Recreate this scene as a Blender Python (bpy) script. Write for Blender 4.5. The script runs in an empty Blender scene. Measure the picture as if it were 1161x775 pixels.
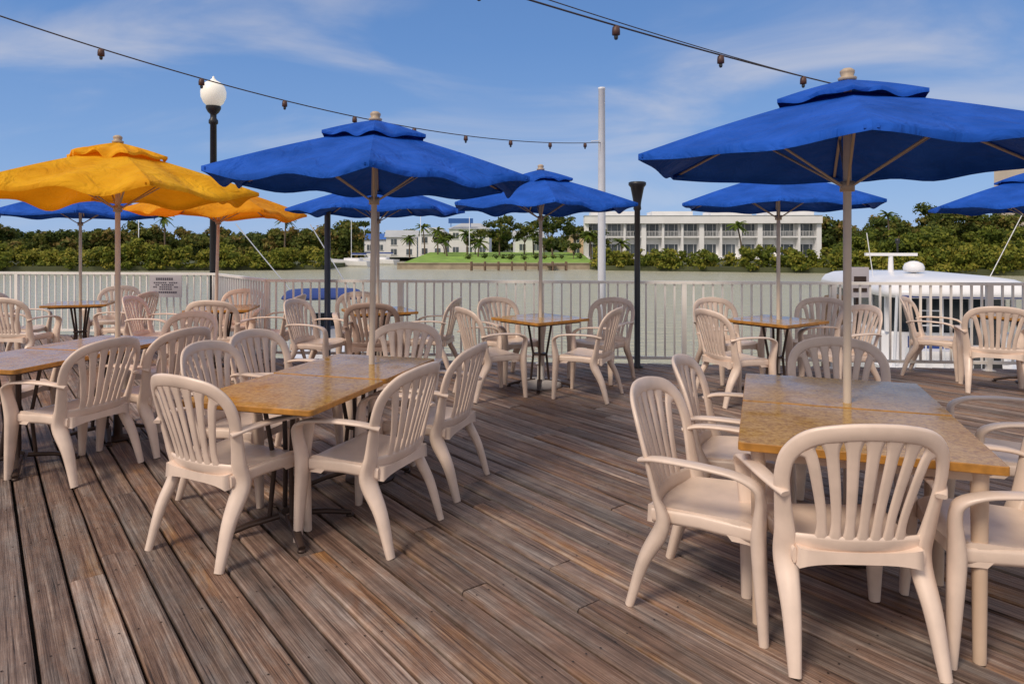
import bpy, math, random
import numpy as np
from mathutils import Vector, Matrix
random.seed(7); rng=np.random.default_rng(7)
sc=bpy.context.scene
sc.view_settings.view_transform='Standard'; sc.view_settings.look='None'; sc.view_settings.exposure=0
R=math.radians
# ------------------------------------------------------------------ camera
cam=bpy.data.cameras.new("camera"); co=bpy.data.objects.new("camera",cam); sc.collection.objects.link(co)
co.location=(0,0,1.52); co.rotation_euler=(R(90),0,0); cam.lens=24; cam.sensor_width=36
cam.shift_y=-0.0943; cam.clip_end=6000; cam.clip_start=0.05; sc.camera=co
# ------------------------------------------------------------------ light
SUN_EL,SUN_AZ=R(46),R(-138)
sx,sy,sz=math.sin(SUN_AZ)*math.cos(SUN_EL),math.cos(SUN_AZ)*math.cos(SUN_EL),math.sin(SUN_EL)
sl=bpy.data.lights.new("sun",'SUN'); so=bpy.data.objects.new("sun",sl); sc.collection.objects.link(so)
sl.energy=2.5; sl.angle=R(18); sl.color=(1,.86,.70)
so.rotation_euler=Vector((sx,sy,sz)).to_track_quat('Z','Y').to_euler()
w=bpy.data.worlds.new("World"); sc.world=w; w.use_nodes=True
nt=w.node_tree; N=nt.nodes; L=nt.links; N.clear()
def nd(nt,t,**k):
    n=nt.nodes.new(t)
    for a,b in k.items(): setattr(n,a,b)
    return n
def mth(nt,op,a,b=None,c=None,clamp=False):
    n=nt.nodes.new('ShaderNodeMath'); n.operation=op; n.use_clamp=clamp
    for i,x in enumerate((a,b,c)):
        if x is None: continue
        if isinstance(x,(int,float)): n.inputs[i].default_value=x
        else: nt.links.new(x,n.inputs[i])
    return n.outputs[0]
sky=nd(nt,'ShaderNodeTexSky',sky_type='NISHITA',sun_disc=False,sun_elevation=SUN_EL,sun_rotation=SUN_AZ)
sky.air_density=1.0; sky.dust_density=.3; sky.ozone_density=2.5
tc=nd(nt,'ShaderNodeTexCoord'); sep=nd(nt,'ShaderNodeSeparateXYZ'); L.new(tc.outputs['Generated'],sep.inputs[0])
el=nd(nt,'ShaderNodeValToRGB'); e=el.color_ramp.elements
e[0].position=0; e[0].color=(.30,.46,.76,1); e[1].position=.45; e[1].color=(.09,.21,.50,1)
x=e.new(.12); x.color=(.20,.36,.68,1); x=e.new(.28); x.color=(.125,.27,.59,1)
L.new(sep.outputs[2],el.inputs[0])
sc10=nd(nt,'ShaderNodeMix',data_type='RGBA',blend_type='MULTIPLY'); sc10.inputs[0].default_value=1; sc10.inputs[7].default_value=(10.5,10.5,10.5,1); L.new(el.outputs[0],sc10.inputs[6])
tint=nd(nt,'ShaderNodeMix',data_type='RGBA'); tint.inputs[0].default_value=.85
L.new(sky.outputs[0],tint.inputs[6]); L.new(sc10.outputs[2],tint.inputs[7])
zz=mth(nt,'ADD',mth(nt,'MAXIMUM',sep.outputs[2],0.0),.32)
cx=mth(nt,'DIVIDE',sep.outputs[0],zz); cy=mth(nt,'DIVIDE',sep.outputs[1],zz)
cmb=nd(nt,'ShaderNodeCombineXYZ'); L.new(cx,cmb.inputs[0]); L.new(cy,cmb.inputs[1])
mp=nd(nt,'ShaderNodeMapping'); mp.inputs['Rotation'].default_value=(0,0,R(-68)); mp.inputs['Scale'].default_value=(1.0,2.1,1); mp.inputs['Location'].default_value=(2.25,.85,0)
L.new(cmb.outputs[0],mp.inputs[0])
n1=nd(nt,'ShaderNodeTexNoise'); n1.inputs['Scale'].default_value=1.0; n1.inputs['Detail'].default_value=8; n1.inputs['Roughness'].default_value=.52; n1.inputs['Distortion'].default_value=.9
L.new(mp.outputs[0],n1.inputs['Vector'])
cr1=nd(nt,'ShaderNodeValToRGB'); cr1.color_ramp.elements[0].position=.42; cr1.color_ramp.elements[1].position=.82; cr1.color_ramp.interpolation='EASE'
L.new(n1.outputs[0],cr1.inputs[0])
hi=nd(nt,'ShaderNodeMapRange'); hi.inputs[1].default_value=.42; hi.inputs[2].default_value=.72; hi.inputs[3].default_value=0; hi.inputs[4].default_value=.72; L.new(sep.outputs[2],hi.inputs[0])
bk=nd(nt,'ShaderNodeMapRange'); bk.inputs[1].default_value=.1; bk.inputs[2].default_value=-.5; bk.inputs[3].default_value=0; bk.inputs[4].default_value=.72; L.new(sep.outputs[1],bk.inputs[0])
lo=nd(nt,'ShaderNodeMapRange'); lo.inputs[1].default_value=.05; lo.inputs[2].default_value=.22; lo.inputs[3].default_value=.15; lo.inputs[4].default_value=.52; L.new(sep.outputs[2],lo.inputs[0])
cf=mth(nt,'MULTIPLY',cr1.outputs[0],lo.outputs[0])
cloud_fill=mth(nt,'MULTIPLY',mth(nt,'MAXIMUM',hi.outputs[0],bk.outputs[0]),mth(nt,'ADD',mth(nt,'MULTIPLY',n1.outputs[0],.8),.55))  # unseen cloud overhead and behind camera, added to soften and warm the light
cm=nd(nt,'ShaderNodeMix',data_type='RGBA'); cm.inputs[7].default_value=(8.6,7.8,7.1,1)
L.new(mth(nt,'MAXIMUM',cf,cloud_fill),cm.inputs[0]); L.new(tint.outputs[2],cm.inputs[6])
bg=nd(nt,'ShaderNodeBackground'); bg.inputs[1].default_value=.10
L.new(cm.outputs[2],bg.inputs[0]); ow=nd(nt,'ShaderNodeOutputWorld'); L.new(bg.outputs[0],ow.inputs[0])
# ------------------------------------------------------------------ materials
def mat(name,col,rough=.5,metal=0,var=.15,vscale=6,bump=0,bscale=40,spec=.5,coat=0,coords='Object',emit=None,objvar=0):
    m=bpy.data.materials.new(name); m.use_nodes=True; t=m.node_tree; b=t.nodes['Principled BSDF']
    b.inputs['Roughness'].default_value=rough; b.inputs['Metallic'].default_value=metal
    b.inputs['Specular IOR Level'].default_value=spec; b.inputs['Coat Weight'].default_value=coat
    tcn=nd(t,'ShaderNodeTexCoord'); ns=nd(t,'ShaderNodeTexNoise'); ns.inputs['Scale'].default_value=vscale; ns.inputs['Detail'].default_value=6
    r=nd(t,'ShaderNodeValToRGB'); c=np.array(col[:3])
    r.color_ramp.elements[0].position=.3; r.color_ramp.elements[1].position=.7
    r.color_ramp.elements[0].color=(*np.clip(c*(1-var),0,1),1); r.color_ramp.elements[1].color=(*np.clip(c*(1+var),0,1),1)
    t.links.new(ns.outputs[0],r.inputs[0])
    if objvar:
        oi=nd(t,'ShaderNodeObjectInfo'); va=nd(t,'ShaderNodeVectorMath'); va.operation='ADD'
        sc_=nd(t,'ShaderNodeCombineXYZ'); t.links.new(mth(t,'MULTIPLY',oi.outputs['Random'],50.0),sc_.inputs[0]); t.links.new(tcn.outputs[coords],va.inputs[0]); t.links.new(sc_.outputs[0],va.inputs[1]); t.links.new(va.outputs[0],ns.inputs['Vector'])
        hs=nd(t,'ShaderNodeHueSaturation'); mr=nd(t,'ShaderNodeMapRange'); mr.inputs[3].default_value=1-objvar; mr.inputs[4].default_value=1+objvar*.6
        t.links.new(oi.outputs['Random'],mr.inputs[0]); t.links.new(mr.outputs[0],hs.inputs['Value']); t.links.new(r.outputs[0],hs.inputs['Color']); t.links.new(hs.outputs[0],b.inputs['Base Color'])
    else:
        t.links.new(tcn.outputs[coords],ns.inputs['Vector']); t.links.new(r.outputs[0],b.inputs['Base Color'])
    if bump:
        n2=nd(t,'ShaderNodeTexNoise'); n2.inputs['Scale'].default_value=bscale; n2.inputs['Detail'].default_value=4
        t.links.new(tcn.outputs[coords],n2.inputs['Vector']); bp=nd(t,'ShaderNodeBump'); bp.inputs['Strength'].default_value=bump; bp.inputs['Distance'].default_value=.01
        t.links.new(n2.outputs[0],bp.inputs['Height']); t.links.new(bp.outputs[0],b.inputs['Normal'])
    if emit:
        b.inputs['Emission Color'].default_value=(*emit[:3],1); b.inputs['Emission Strength'].default_value=emit[3]
    return m
M_chair=mat("chair_plastic",(.74,.59,.49),.34,var=.12,vscale=7,bump=.05,bscale=220,objvar=.10)
M_chairdk=mat("chair_plastic_dark",(.36,.25,.20),.5,var=.12,vscale=9)  # darker brown version of the chair plastic
M_white=mat("white_rail_paint",(.85,.81,.76),.45,var=.08,vscale=3)
M_bwhite=mat("boat_gelcoat",(.80,.80,.82),.25,var=.05,vscale=1)
M_glass=mat("dark_glass",(.03,.04,.05),.08,var=.2)
M_bglass=mat("building_glass",(.09,.11,.13),.15,var=.5,vscale=.3)
M_black=mat("black_metal",(.018,.018,.02),.4,var=.2)
M_metal=mat("dark_bronze_metal",(.06,.038,.03),.45,metal=.4,var=.3)
M_pole=mat("pole_paint",(.62,.54,.46),.4,var=.08)
M_rib=mat("rib_paint",(.42,.35,.28),.45,var=.08)
M_tleg=mat("table_leg_plastic",(.62,.46,.34),.45,var=.1)
M_mast=mat("mast_paint",(.72,.75,.8),.4,var=.05)
M_globe=mat("lamp_globe",(.85,.82,.74),.35,var=.03,emit=(1,.9,.75,.25))
M_finial=mat("finial",(.42,.33,.24),.5,var=.15,vscale=30)
M_pile=mat("piling_wood",(.13,.085,.055),.9,var=.4,vscale=8,bump=.8,bscale=25)
M_under=mat("frame_wood_gap_shade",(.018,.012,.009),.9,var=.3)  # near-black, shared by frame, piles and the sheet that shades plank gaps
M_lawn=mat("lawn_grass",(.20,.33,.045),.9,var=.3,vscale=.6)
M_land=mat("land_soil",(.07,.08,.035),.95,var=.3,vscale=.1)
M_seaw=mat("seawall_concrete",(.36,.30,.22),.9,var=.2,vscale=1)
M_bldg=mat("white_stucco",(.80,.80,.80),.8,var=.05,vscale=.5)
M_bldg2=mat("grey_roofing",(.42,.44,.46),.8,var=.08,vscale=.5)
M_tan=mat("tan_stucco",(.55,.40,.26),.8,var=.08,vscale=.5)
M_tower=mat("tower_stucco",(.70,.58,.45),.8,var=.06,vscale=.2)
M_bluer=mat("blue_roof",(.03,.12,.42),.5,var=.1)
M_sign=mat("sign_face",(.50,.47,.50),.5,var=.06,vscale=4)
M_signt=mat("sign_lettering",(.10,.09,.12),.5)
M_canvas=mat("blue_canvas",(.02,.05,.22),.8,var=.1)
M_rust=mat("weight_plastic",(.45,.42,.40),.6,var=.1)
M_bark=mat("bark",(.14,.10,.07),.9,var=.3,vscale=2)
M_cable=mat("cable_rubber",(.05,.04,.04),.6)
M_bulb=mat("bulb_socket",(.09,.04,.03),.5)
def fabric(name,col,trans,tw):
    m=bpy.data.materials.new(name); m.use_nodes=True; t=m.node_tree; b=t.nodes['Principled BSDF']
    tcn=nd(t,'ShaderNodeTexCoord'); ns=nd(t,'ShaderNodeTexNoise'); ns.inputs['Scale'].default_value=4; ns.inputs['Detail'].default_value=8
    t.links.new(tcn.outputs['Object'],ns.inputs['Vector']); r=nd(t,'ShaderNodeValToRGB'); c=np.array(col)
    r.color_ramp.elements[0].position=.35; r.color_ramp.elements[1].position=.7
    r.color_ramp.elements[0].color=(*(c*.74),1); r.color_ramp.elements[1].color=(*np.clip(c*1.15+.012,0,1),1)
    t.links.new(ns.outputs[0],r.inputs[0]); t.links.new(r.outputs[0],b.inputs['Base Color']); b.inputs['Roughness'].default_value=.75
    b.inputs['Specular IOR Level'].default_value=.2
    n2=nd(t,'ShaderNodeTexNoise'); n2.inputs['Scale'].default_value=6; n2.inputs['Detail'].default_value=3; n2.inputs['Distortion'].default_value=1
    t.links.new(tcn.outputs['Object'],n2.inputs['Vector']); bp=nd(t,'ShaderNodeBump'); bp.inputs['Strength'].default_value=.6; bp.inputs['Distance'].default_value=.07
    t.links.new(n2.outputs[0],bp.inputs['Height']); t.links.new(bp.outputs[0],b.inputs['Normal'])
    tr=nd(t,'ShaderNodeBsdfTranslucent'); tr.inputs[0].default_value=(*trans,1); mx=nd(t,'ShaderNodeMixShader'); mx.inputs[0].default_value=tw
    t.links.new(b.outputs[0],mx.inputs[1]); t.links.new(tr.outputs[0],mx.inputs[2]); t.links.new(mx.outputs[0],t.nodes['Material Output'].inputs[0])
    return m
M_blue=fabric("blue_canopy_fabric",(.004,.088,.50),(.006,.02,.14),.10)
M_yel=fabric("yellow_canopy_fabric",(1.0,.47,.006),(1.0,.33,.006),.30)
M_org=fabric("orange_canopy_fabric",(1.0,.40,.006),(1.0,.22,.004),.40)
def table_mat():
    m=bpy.data.materials.new("table_laminate"); m.use_nodes=True; t=m.node_tree; b=t.nodes['Principled BSDF']
    tcn=nd(t,'ShaderNodeTexCoord'); ns=nd(t,'ShaderNodeTexNoise'); ns.inputs['Scale'].default_value=48; ns.inputs['Detail'].default_value=9; ns.inputs['Roughness'].default_value=.7
    n3=nd(t,'ShaderNodeTexNoise'); n3.inputs['Scale'].default_value=5; n3.inputs['Detail'].default_value=4
    for n in(ns,n3): t.links.new(tcn.outputs['Object'],n.inputs['Vector'])
    r=nd(t,'ShaderNodeValToRGB'); e=r.color_ramp.elements; e[0].position=.32; e[0].color=(.27,.12,.018,1); e[1].position=.70; e[1].color=(.68,.42,.12,1)
    x=e.new(.5); x.color=(.50,.27,.05,1)
    t.links.new(ns.outputs[0],r.inputs[0]); t.links.new(r.outputs[0],b.inputs['Base Color'])
    r2=nd(t,'ShaderNodeMapRange'); r2.inputs[1].default_value=.35; r2.inputs[2].default_value=.65; r2.inputs[3].default_value=.07; r2.inputs[4].default_value=.24; t.links.new(n3.outputs[0],r2.inputs[0]); t.links.new(r2.outputs[0],b.inputs['Roughness'])
    b.inputs['Specular IOR Level'].default_value=.5; b.inputs['Specular Tint'].default_value=(1,.9,.7,1)
    return m
M_table=table_mat()
M_tedge=mat("table_edge",(.42,.19,.035),.35,var=.3,vscale=20)
def deck_mat():
    m=bpy.data.materials.new("weathered_deck_wood"); m.use_nodes=True; t=m.node_tree; b=t.nodes['Principled BSDF']; K=t.links.new
    tcn=nd(t,'ShaderNodeTexCoord'); at=nd(t,'ShaderNodeAttribute'); at.attribute_name='rnd'
    off=nd(t,'ShaderNodeCombineXYZ'); K(mth(t,'MULTIPLY',at.outputs['Fac'],37.0),off.inputs[0]); K(mth(t,'MULTIPLY',at.outputs['Fac'],91.0),off.inputs[1]); K(mth(t,'MULTIPLY',at.outputs['Fac'],13.0),off.inputs[2])
    va=nd(t,'ShaderNodeVectorMath'); va.operation='ADD'; K(tcn.outputs['Object'],va.inputs[0]); K(off.outputs[0],va.inputs[1])
    def noise(scale3,det,rough=.6,dist=0):
        mpn=nd(t,'ShaderNodeMapping'); mpn.inputs['Scale'].default_value=scale3; K(va.outputs[0],mpn.inputs[0])
        n=nd(t,'ShaderNodeTexNoise'); n.inputs['Scale'].default_value=1; n.inputs['Detail'].default_value=det; n.inputs['Roughness'].default_value=rough; n.inputs['Distortion'].default_value=dist
        K(mpn.outputs[0],n.inputs['Vector']); return n.outputs[0]
    g1=noise((.9,34,8),11,.74,.22)      # long grain
    g2=noise((2.6,240,20),4,.6,.05)     # fine fibres
    g3=noise((.7,4,1),4,.55,.3)         # patches
    g4=noise((2.4,9,1),6,.65,.5)
    g5=noise((.9,62,3),4,.55,.15)       # checks / cracks
    g6=noise((9,9,1),6,.65,.4)          # dirt blotches
    g=mth(t,'ADD',mth(t,'MULTIPLY',g1,.64),mth(t,'MULTIPLY',g2,.36))
    r=nd(t,'ShaderNodeValToRGB'); e=r.color_ramp.elements
    e[0].position=.37; e[0].color=(.040,.024,.018,1); e[1].position=.66; e[1].color=(.50,.385,.31,1)
    x=e.new(.45); x.color=(.145,.088,.065,1); x=e.new(.54); x.color=(.275,.18,.135,1)
    K(g,r.inputs[0])
    r2=nd(t,'ShaderNodeValToRGB'); e=r2.color_ramp.elements; e[0].position=.37; e[0].color=(.065,.025,.010,1); e[1].position=.66; e[1].color=(.60,.35,.13,1)
    x=e.new(.5); x.color=(.30,.145,.05,1); K(g,r2.inputs[0])
    msk=nd(t,'ShaderNodeMapRange'); msk.inputs[1].default_value=.54; msk.inputs[2].default_value=.72; K(g3,msk.inputs[0])
    mx=nd(t,'ShaderNodeMix',data_type='RGBA'); K(mth(t,'MULTIPLY',msk.outputs[0],.72),mx.inputs[0]); K(r.outputs[0],mx.inputs[6]); K(r2.outputs[0],mx.inputs[7])
    msk2=nd(t,'ShaderNodeMapRange'); msk2.inputs[1].default_value=.45; msk2.inputs[2].default_value=.66; K(g4,msk2.inputs[0])
    r3=nd(t,'ShaderNodeValToRGB'); e=r3.color_ramp.elements; e[0].position=.38; e[0].color=(.07,.054,.048,1); e[1].position=.64; e[1].color=(.47,.41,.37,1); K(g,r3.inputs[0])
    mx2=nd(t,'ShaderNodeMix',data_type='RGBA'); K(mth(t,'MULTIPLY',msk2.outputs[0],.75),mx2.inputs[0]); K(mx.outputs[2],mx2.inputs[6]); K(r3.outputs[0],mx2.inputs[7])
    ck=nd(t,'ShaderNodeMapRange'); ck.inputs[1].default_value=.36; ck.inputs[2].default_value=.30; ck.inputs[3].default_value=1; ck.inputs[4].default_value=.22; K(g5,ck.inputs[0])
    dt=nd(t,'ShaderNodeMapRange'); dt.inputs[1].default_value=.3; dt.inputs[2].default_value=.7; dt.inputs[3].default_value=.74; dt.inputs[4].default_value=1.14; K(g6,dt.inputs[0])
    pv=nd(t,'ShaderNodeMapRange'); pv.inputs[3].default_value=.64; pv.inputs[4].default_value=1.22
    wn=nd(t,'ShaderNodeTexWhiteNoise'); wn.noise_dimensions='1D'; K(mth(t,'MULTIPLY',at.outputs['Fac'],977.0),wn.inputs['W']); K(wn.outputs['Value'],pv.inputs[0])
    hs=nd(t,'ShaderNodeHueSaturation'); K(mth(t,'MULTIPLY',mth(t,'MULTIPLY',pv.outputs[0],ck.outputs[0]),dt.outputs[0]),hs.inputs['Value']); K(mx2.outputs[2],hs.inputs['Color'])
    sv=nd(t,'ShaderNodeMapRange'); sv.inputs[3].default_value=.75; sv.inputs[4].default_value=1.25; K(wn.outputs['Color'],sv.inputs[0]); K(sv.outputs[0],hs.inputs['Saturation'])
    K(hs.outputs[0],b.inputs['Base Color'])
    rr=nd(t,'ShaderNodeMapRange'); rr.inputs[3].default_value=.42; rr.inputs[4].default_value=.72; K(g4,rr.inputs[0]); K(rr.outputs[0],b.inputs['Roughness'])
    b.inputs['Specular IOR Level'].default_value=.4
    bp=nd(t,'ShaderNodeBump'); bp.inputs['Strength'].default_value=1.0; bp.inputs['Distance'].default_value=.008; K(mth(t,'ADD',g,mth(t,'MULTIPLY',ck.outputs[0],.3)),bp.inputs['Height']); K(bp.outputs[0],b.inputs['Normal'])
    return m
M_deck=deck_mat()
def water_mat():
    m=bpy.data.materials.new("bay_water"); m.use_nodes=True; t=m.node_tree; b=t.nodes['Principled BSDF']; K=t.links.new
    b.inputs['Base Color'].default_value=(.46,.45,.33,1); b.inputs['Roughness'].default_value=.2; b.inputs['IOR'].default_value=1.33
    tcn=nd(t,'ShaderNodeTexCoord'); mpn=nd(t,'ShaderNodeMapping'); mpn.inputs['Scale'].default_value=(.6,1.5,1); K(tcn.outputs['Object'],mpn.inputs[0])
    n=nd(t,'ShaderNodeTexNoise'); n.inputs['Scale'].default_value=1.3; n.inputs['Detail'].default_value=5; n.inputs['Roughness'].default_value=.6; K(mpn.outputs[0],n.inputs['Vector'])
    bp=nd(t,'ShaderNodeBump'); bp.inputs['Strength'].default_value=1.0; bp.inputs['Distance'].default_value=.40; K(n.outputs[0],bp.inputs['Height']); K(bp.outputs[0],b.inputs['Normal'])
    return m
M_water=water_mat()
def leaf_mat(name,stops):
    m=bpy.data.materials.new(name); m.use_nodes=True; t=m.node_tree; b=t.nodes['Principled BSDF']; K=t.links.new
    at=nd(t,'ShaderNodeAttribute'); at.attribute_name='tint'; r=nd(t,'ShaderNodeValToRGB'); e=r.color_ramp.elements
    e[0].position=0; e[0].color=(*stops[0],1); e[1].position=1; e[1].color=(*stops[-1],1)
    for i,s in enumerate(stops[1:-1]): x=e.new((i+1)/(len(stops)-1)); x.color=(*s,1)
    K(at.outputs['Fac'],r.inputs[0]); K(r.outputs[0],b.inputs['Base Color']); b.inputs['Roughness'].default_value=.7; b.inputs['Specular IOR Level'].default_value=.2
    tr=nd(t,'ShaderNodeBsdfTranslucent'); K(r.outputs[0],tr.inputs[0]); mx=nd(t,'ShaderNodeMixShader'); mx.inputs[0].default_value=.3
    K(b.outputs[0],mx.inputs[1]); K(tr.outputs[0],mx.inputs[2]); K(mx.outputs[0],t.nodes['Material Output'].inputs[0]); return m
M_mang=leaf_mat("mangrove_leaves",[(.055,.085,.014),(.13,.165,.022),(.24,.245,.035),(.34,.29,.05)])
M_tree=leaf_mat("tree_leaves",[(.035,.055,.014),(.08,.11,.022),(.15,.16,.03),(.27,.18,.06)])
M_palm=leaf_mat("palm_leaves",[(.05,.09,.015),(.11,.16,.02),(.17,.20,.03)])
# ------------------------------------------------------------------ mesh builder
class MB:
    def __init__(s): s.v=[];s.f=[];s.m=[];s.s=[]
    def add(s,vs,fs,mat=0,smooth=False):
        o=len(s.v); s.v+= [tuple(map(float,p)) for p in vs]
        for f in fs: s.f.append([o+i for i in f]); s.m.append(mat); s.s.append(smooth)
    def box(s,c,size,rz=0,mat=0,taper=1):
        x,y,z=[d/2 for d in size]; cs,sn=math.cos(rz),math.sin(rz); vs=[]
        for k,t in((-1,1),(1,taper)):
            for a,b in((-1,-1),(1,-1),(1,1),(-1,1)):
                px,py=a*x*t,b*y*t; vs.append((c[0]+px*cs-py*sn,c[1]+px*sn+py*cs,c[2]+k*z))
        s.add(vs,[(3,2,1,0),(4,5,6,7),(0,1,5,4),(1,2,6,5),(2,3,7,6),(3,0,4,7)],mat)
    def slab(s,outline,z0,z1,b,mat=0,mat_side=None):
        o=np.array(outline); c=o.mean(0); n=len(o); rings=[]
        ext=np.abs(o-c).max(); k=1-b/ext
        for z,f in((z0,k),(z0+b,1),(z1-b,1),(z1,k)): rings.append([(*(c+(p-c)*f),z) for p in o])
        vs=sum(rings,[]); fs=[]
        ms=mat if mat_side is None else mat_side
        for i in range(3):
            for j in range(n): fs.append((i*n+j,i*n+(j+1)%n,(i+1)*n+(j+1)%n,(i+1)*n+j))
        s.add(vs,fs,ms); s.add(rings[0],[tuple(range(n))[::-1]],ms); s.add(rings[3],[tuple(range(n))],mat)
    def sweep(s,P,W,hw,ht,sec=8,mat=0,smooth=True,e=.75):
        P=np.array(P,float); n=len(P); T=np.gradient(P,axis=0); T/=np.linalg.norm(T,axis=1)[:,None]+1e-9
        W=np.array(W,float); 
        if W.ndim==1: W=np.tile(W,(n,1))
        W=W-(W*T).sum(1)[:,None]*T; W/=np.linalg.norm(W,axis=1)[:,None]+1e-9; Nn=np.cross(T,W)
        hw=np.broadcast_to(hw,(n,)); ht=np.broadcast_to(ht,(n,)); vs=[]
        for i in range(n):
            for k in range(sec):
                a=2*math.pi*(k+.5)/sec; ca,sa=math.cos(a),math.sin(a)
                ca=math.copysign(abs(ca)**e,ca); sa=math.copysign(abs(sa)**e,sa)
                vs.append(P[i]+W[i]*hw[i]*ca+Nn[i]*ht[i]*sa)
        fs=[(i*sec+k,i*sec+(k+1)%sec,(i+1)*sec+(k+1)%sec,(i+1)*sec+k) for i in range(n-1) for k in range(sec)]
        s.add(vs,fs,mat,smooth); s.add(vs[:sec],[tuple(range(sec))[::-1]],mat); s.add(vs[-sec:],[tuple(range(sec))],mat)
    def tube(s,P,r,sec=8,mat=0):
        P=np.array(P,float); d=P[-1]-P[0]; a=np.abs(d); h=[0,0,0]; h[int(np.argmin(a))]=1
        s.sweep(P,h,r,r,sec,mat,True,1.0)
    def lathe(s,prof,c=(0,0,0),seg=16,mat=0,smooth=True):
        vs=[(c[0]+r*math.cos(2*math.pi*k/seg),c[1]+r*math.sin(2*math.pi*k/seg),c[2]+z) for r,z in prof for k in range(seg)]
        fs=[(i*seg+k,i*seg+(k+1)%seg,(i+1)*seg+(k+1)%seg,(i+1)*seg+k) for i in range(len(prof)-1) for k in range(seg)]
        s.add(vs,fs,mat,smooth)
    def mesh(s,name,mats):
        me=bpy.data.meshes.new(name); me.from_pydata(s.v,[],s.f)
        for m in mats: me.materials.append(m)
        me.polygons.foreach_set('material_index',s.m); me.polygons.foreach_set('use_smooth',s.s); me.update(); return me
    def obj(s,name,mats,loc=(0,0,0),rz=0): return place(s.mesh(name,mats),name,loc,rz)
def place(me,name,loc=(0,0,0),rz=0,parent=None):
    o=bpy.data.objects.new(name,me); sc.collection.objects.link(o); o.location=loc; o.rotation_euler=(0,0,rz)
    if parent: o.parent=parent
    return o
def cr(P,n=6):
    P=np.array(P,float); Q=np.vstack([2*P[0]-P[1],P,2*P[-1]-P[-2]]); out=[]
    for i in range(1,len(Q)-2):
        for k in range(n):
            t=k/n; a,b,c,d=Q[i-1],Q[i],Q[i+1],Q[i+2]
            out.append(.5*((2*b)+(-a+c)*t+(2*a-5*b+4*c-d)*t*t+(-a+3*b-3*c+d)*t**3))
    out.append(P[-1]); return np.array(out)
# ------------------------------------------------------------------ chair
def chair_mesh(mname,mt):
    b=MB()
    By=lambda x,z:-.215-.27*(z-.42)+.85*x*x
    def Wback(P):
        T=np.gradient(P,axis=0); Nn=np.stack([-1.7*P[:,0],np.ones(len(P)),np.full(len(P),.27)],1); return np.cross(Nn,T)
    fr=[(.243,.36),(.256,.48),(.272,.60),(.280,.69),(.266,.775),(.208,.840),(.11,.868),(0,.876)]
    half=[(x,By(x,z),z) for x,z in fr]
    leg=[(.258,-.290,0),(.249,-.228,.2)]
    wl=[.022,.034]; tl=[.018,.026]
    wf=[.045,.037,.030,.029,.030,.033,.034,.034]; tf=[.030,.016,.012,.011,.011,.011,.011,.011]
    full=[(*p,w_,t_) for p,w_,t_ in zip(leg+half,wl+wf,tl+tf)]
    mir=[(-p[0],*p[1:]) for p in full[:-1]][::-1]
    C=cr(full+mir,6); P=C[:,:3]; b.sweep(P,Wback(P),C[:,3],C[:,4],10)
    # fan slats, wide, flared into the arch and the base band
    for i in range(-3,4):
        xt=i*.0715; zt={0:.862,1:.857,2:.840,3:.795}[abs(i)]; xb=i*.046
        pts=[]
        for z,f in((.44,0),(.54,.08),(.65,.36),(.76,.72),(zt,1)): 
            x=xb+(xt-xb)*f; pts.append((x,By(x,z),z,0,0))
        C=cr(pts,5); P=C[:,:3]; tt=np.linspace(0,1,len(P)); hw=.0165+.0085*tt**1.4+.012*np.clip(1-tt*4.5,0,1)**2+.020*np.clip(tt*5-4,0,1)**2
        b.sweep(P,Wback(P),hw,.006,sec=8)
    xs=np.linspace(-.235,.235,15); P=np.array([(x,By(x,.440-.10*x*x),.440-.10*x*x) for x in xs]); b.sweep(P,Wback(P),.034,.008)
    # seat
    nu,nv=14,14; vs=[]
    for j in range(nv+1):
        v=j/nv
        for i in range(nu+1):
            u=i/nu*2-1; hwid=.216+.030*v; hwid*=1-.07*max(0,(v-.75)/.25)**3
            y=-.222+.462*v-.02*u*u*max(0,(v-.6)/.4)
            z=.412+.024*v-.014*(1-u*u)*math.sin(math.pi*min(1,v*1.1))+.012*abs(u)**4
            z-=.022*max(0,(v-.85)/.15)**2
            vs.append((u*hwid,y,z))
    fs=[(j*(nu+1)+i,j*(nu+1)+i+1,(j+1)*(nu+1)+i+1,(j+1)*(nu+1)+i) for j in range(nv) for i in range(nu)]
    b.add(vs,fs,0,True); b.add([(x,y,z-.008) for x,y,z in vs],[f[::-1] for f in fs],0,True)
    per=[i for i in range(nu+1)]+[(j)*(nu+1)+nu for j in range(1,nv+1)]+[nv*(nu+1)+i for i in range(nu-1,-1,-1)]+[j*(nu+1) for j in range(nv-1,0,-1)]
    pv=[vs[i] for i in per]; n=len(pv); lo=[]
    for x,y,z in pv:
        k=.042+.045*(abs(x)/.24)**4*(1 if abs(y)>.12 else .3); lo.append((x*1.015,y*1.012,z-k))
    b.add(pv+lo,[(i,n+i,n+(i+1)%n,(i+1)%n) for i in range(n)],0,True)
    # arms + front legs
    for sg in(1,-1):
        A=[(.272,-.235,.625,.020,.010),(.298,-.16,.646,.030,.010),(.310,-.04,.652,.034,.010),(.312,.08,.648,.035,.010),(.308,.17,.636,.036,.011),(.296,.236,.603,.037,.015),(.282,.250,.55,.038,.018),(.266,.242,.46,.043,.024),(.260,.238,.38,.044,.028),(.264,.248,.2,.035,.024),(.270,.260,0,.022,.018)]
        C=cr([(sg*a,*r) for a,*r in A],5); P=C[:,:3]; b.sweep(P,(1,0,0),C[:,3],C[:,4],10)
        b.sweep([(sg*.238,.21,.395),(sg*.232,0,.40),(sg*.228,-.2,.39)],(0,0,1),.030,.008)
    return b.mesh(mname,[mt])
CH=chair_mesh("patio_chair",M_chair); CHD=chair_mesh("patio_chair_dark",M_chairdk)
def chair(x,y,face,dk=False):
    o=place(CHD if dk else CH,"patio_chair",(x,y,.001),R(face-90))
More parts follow.
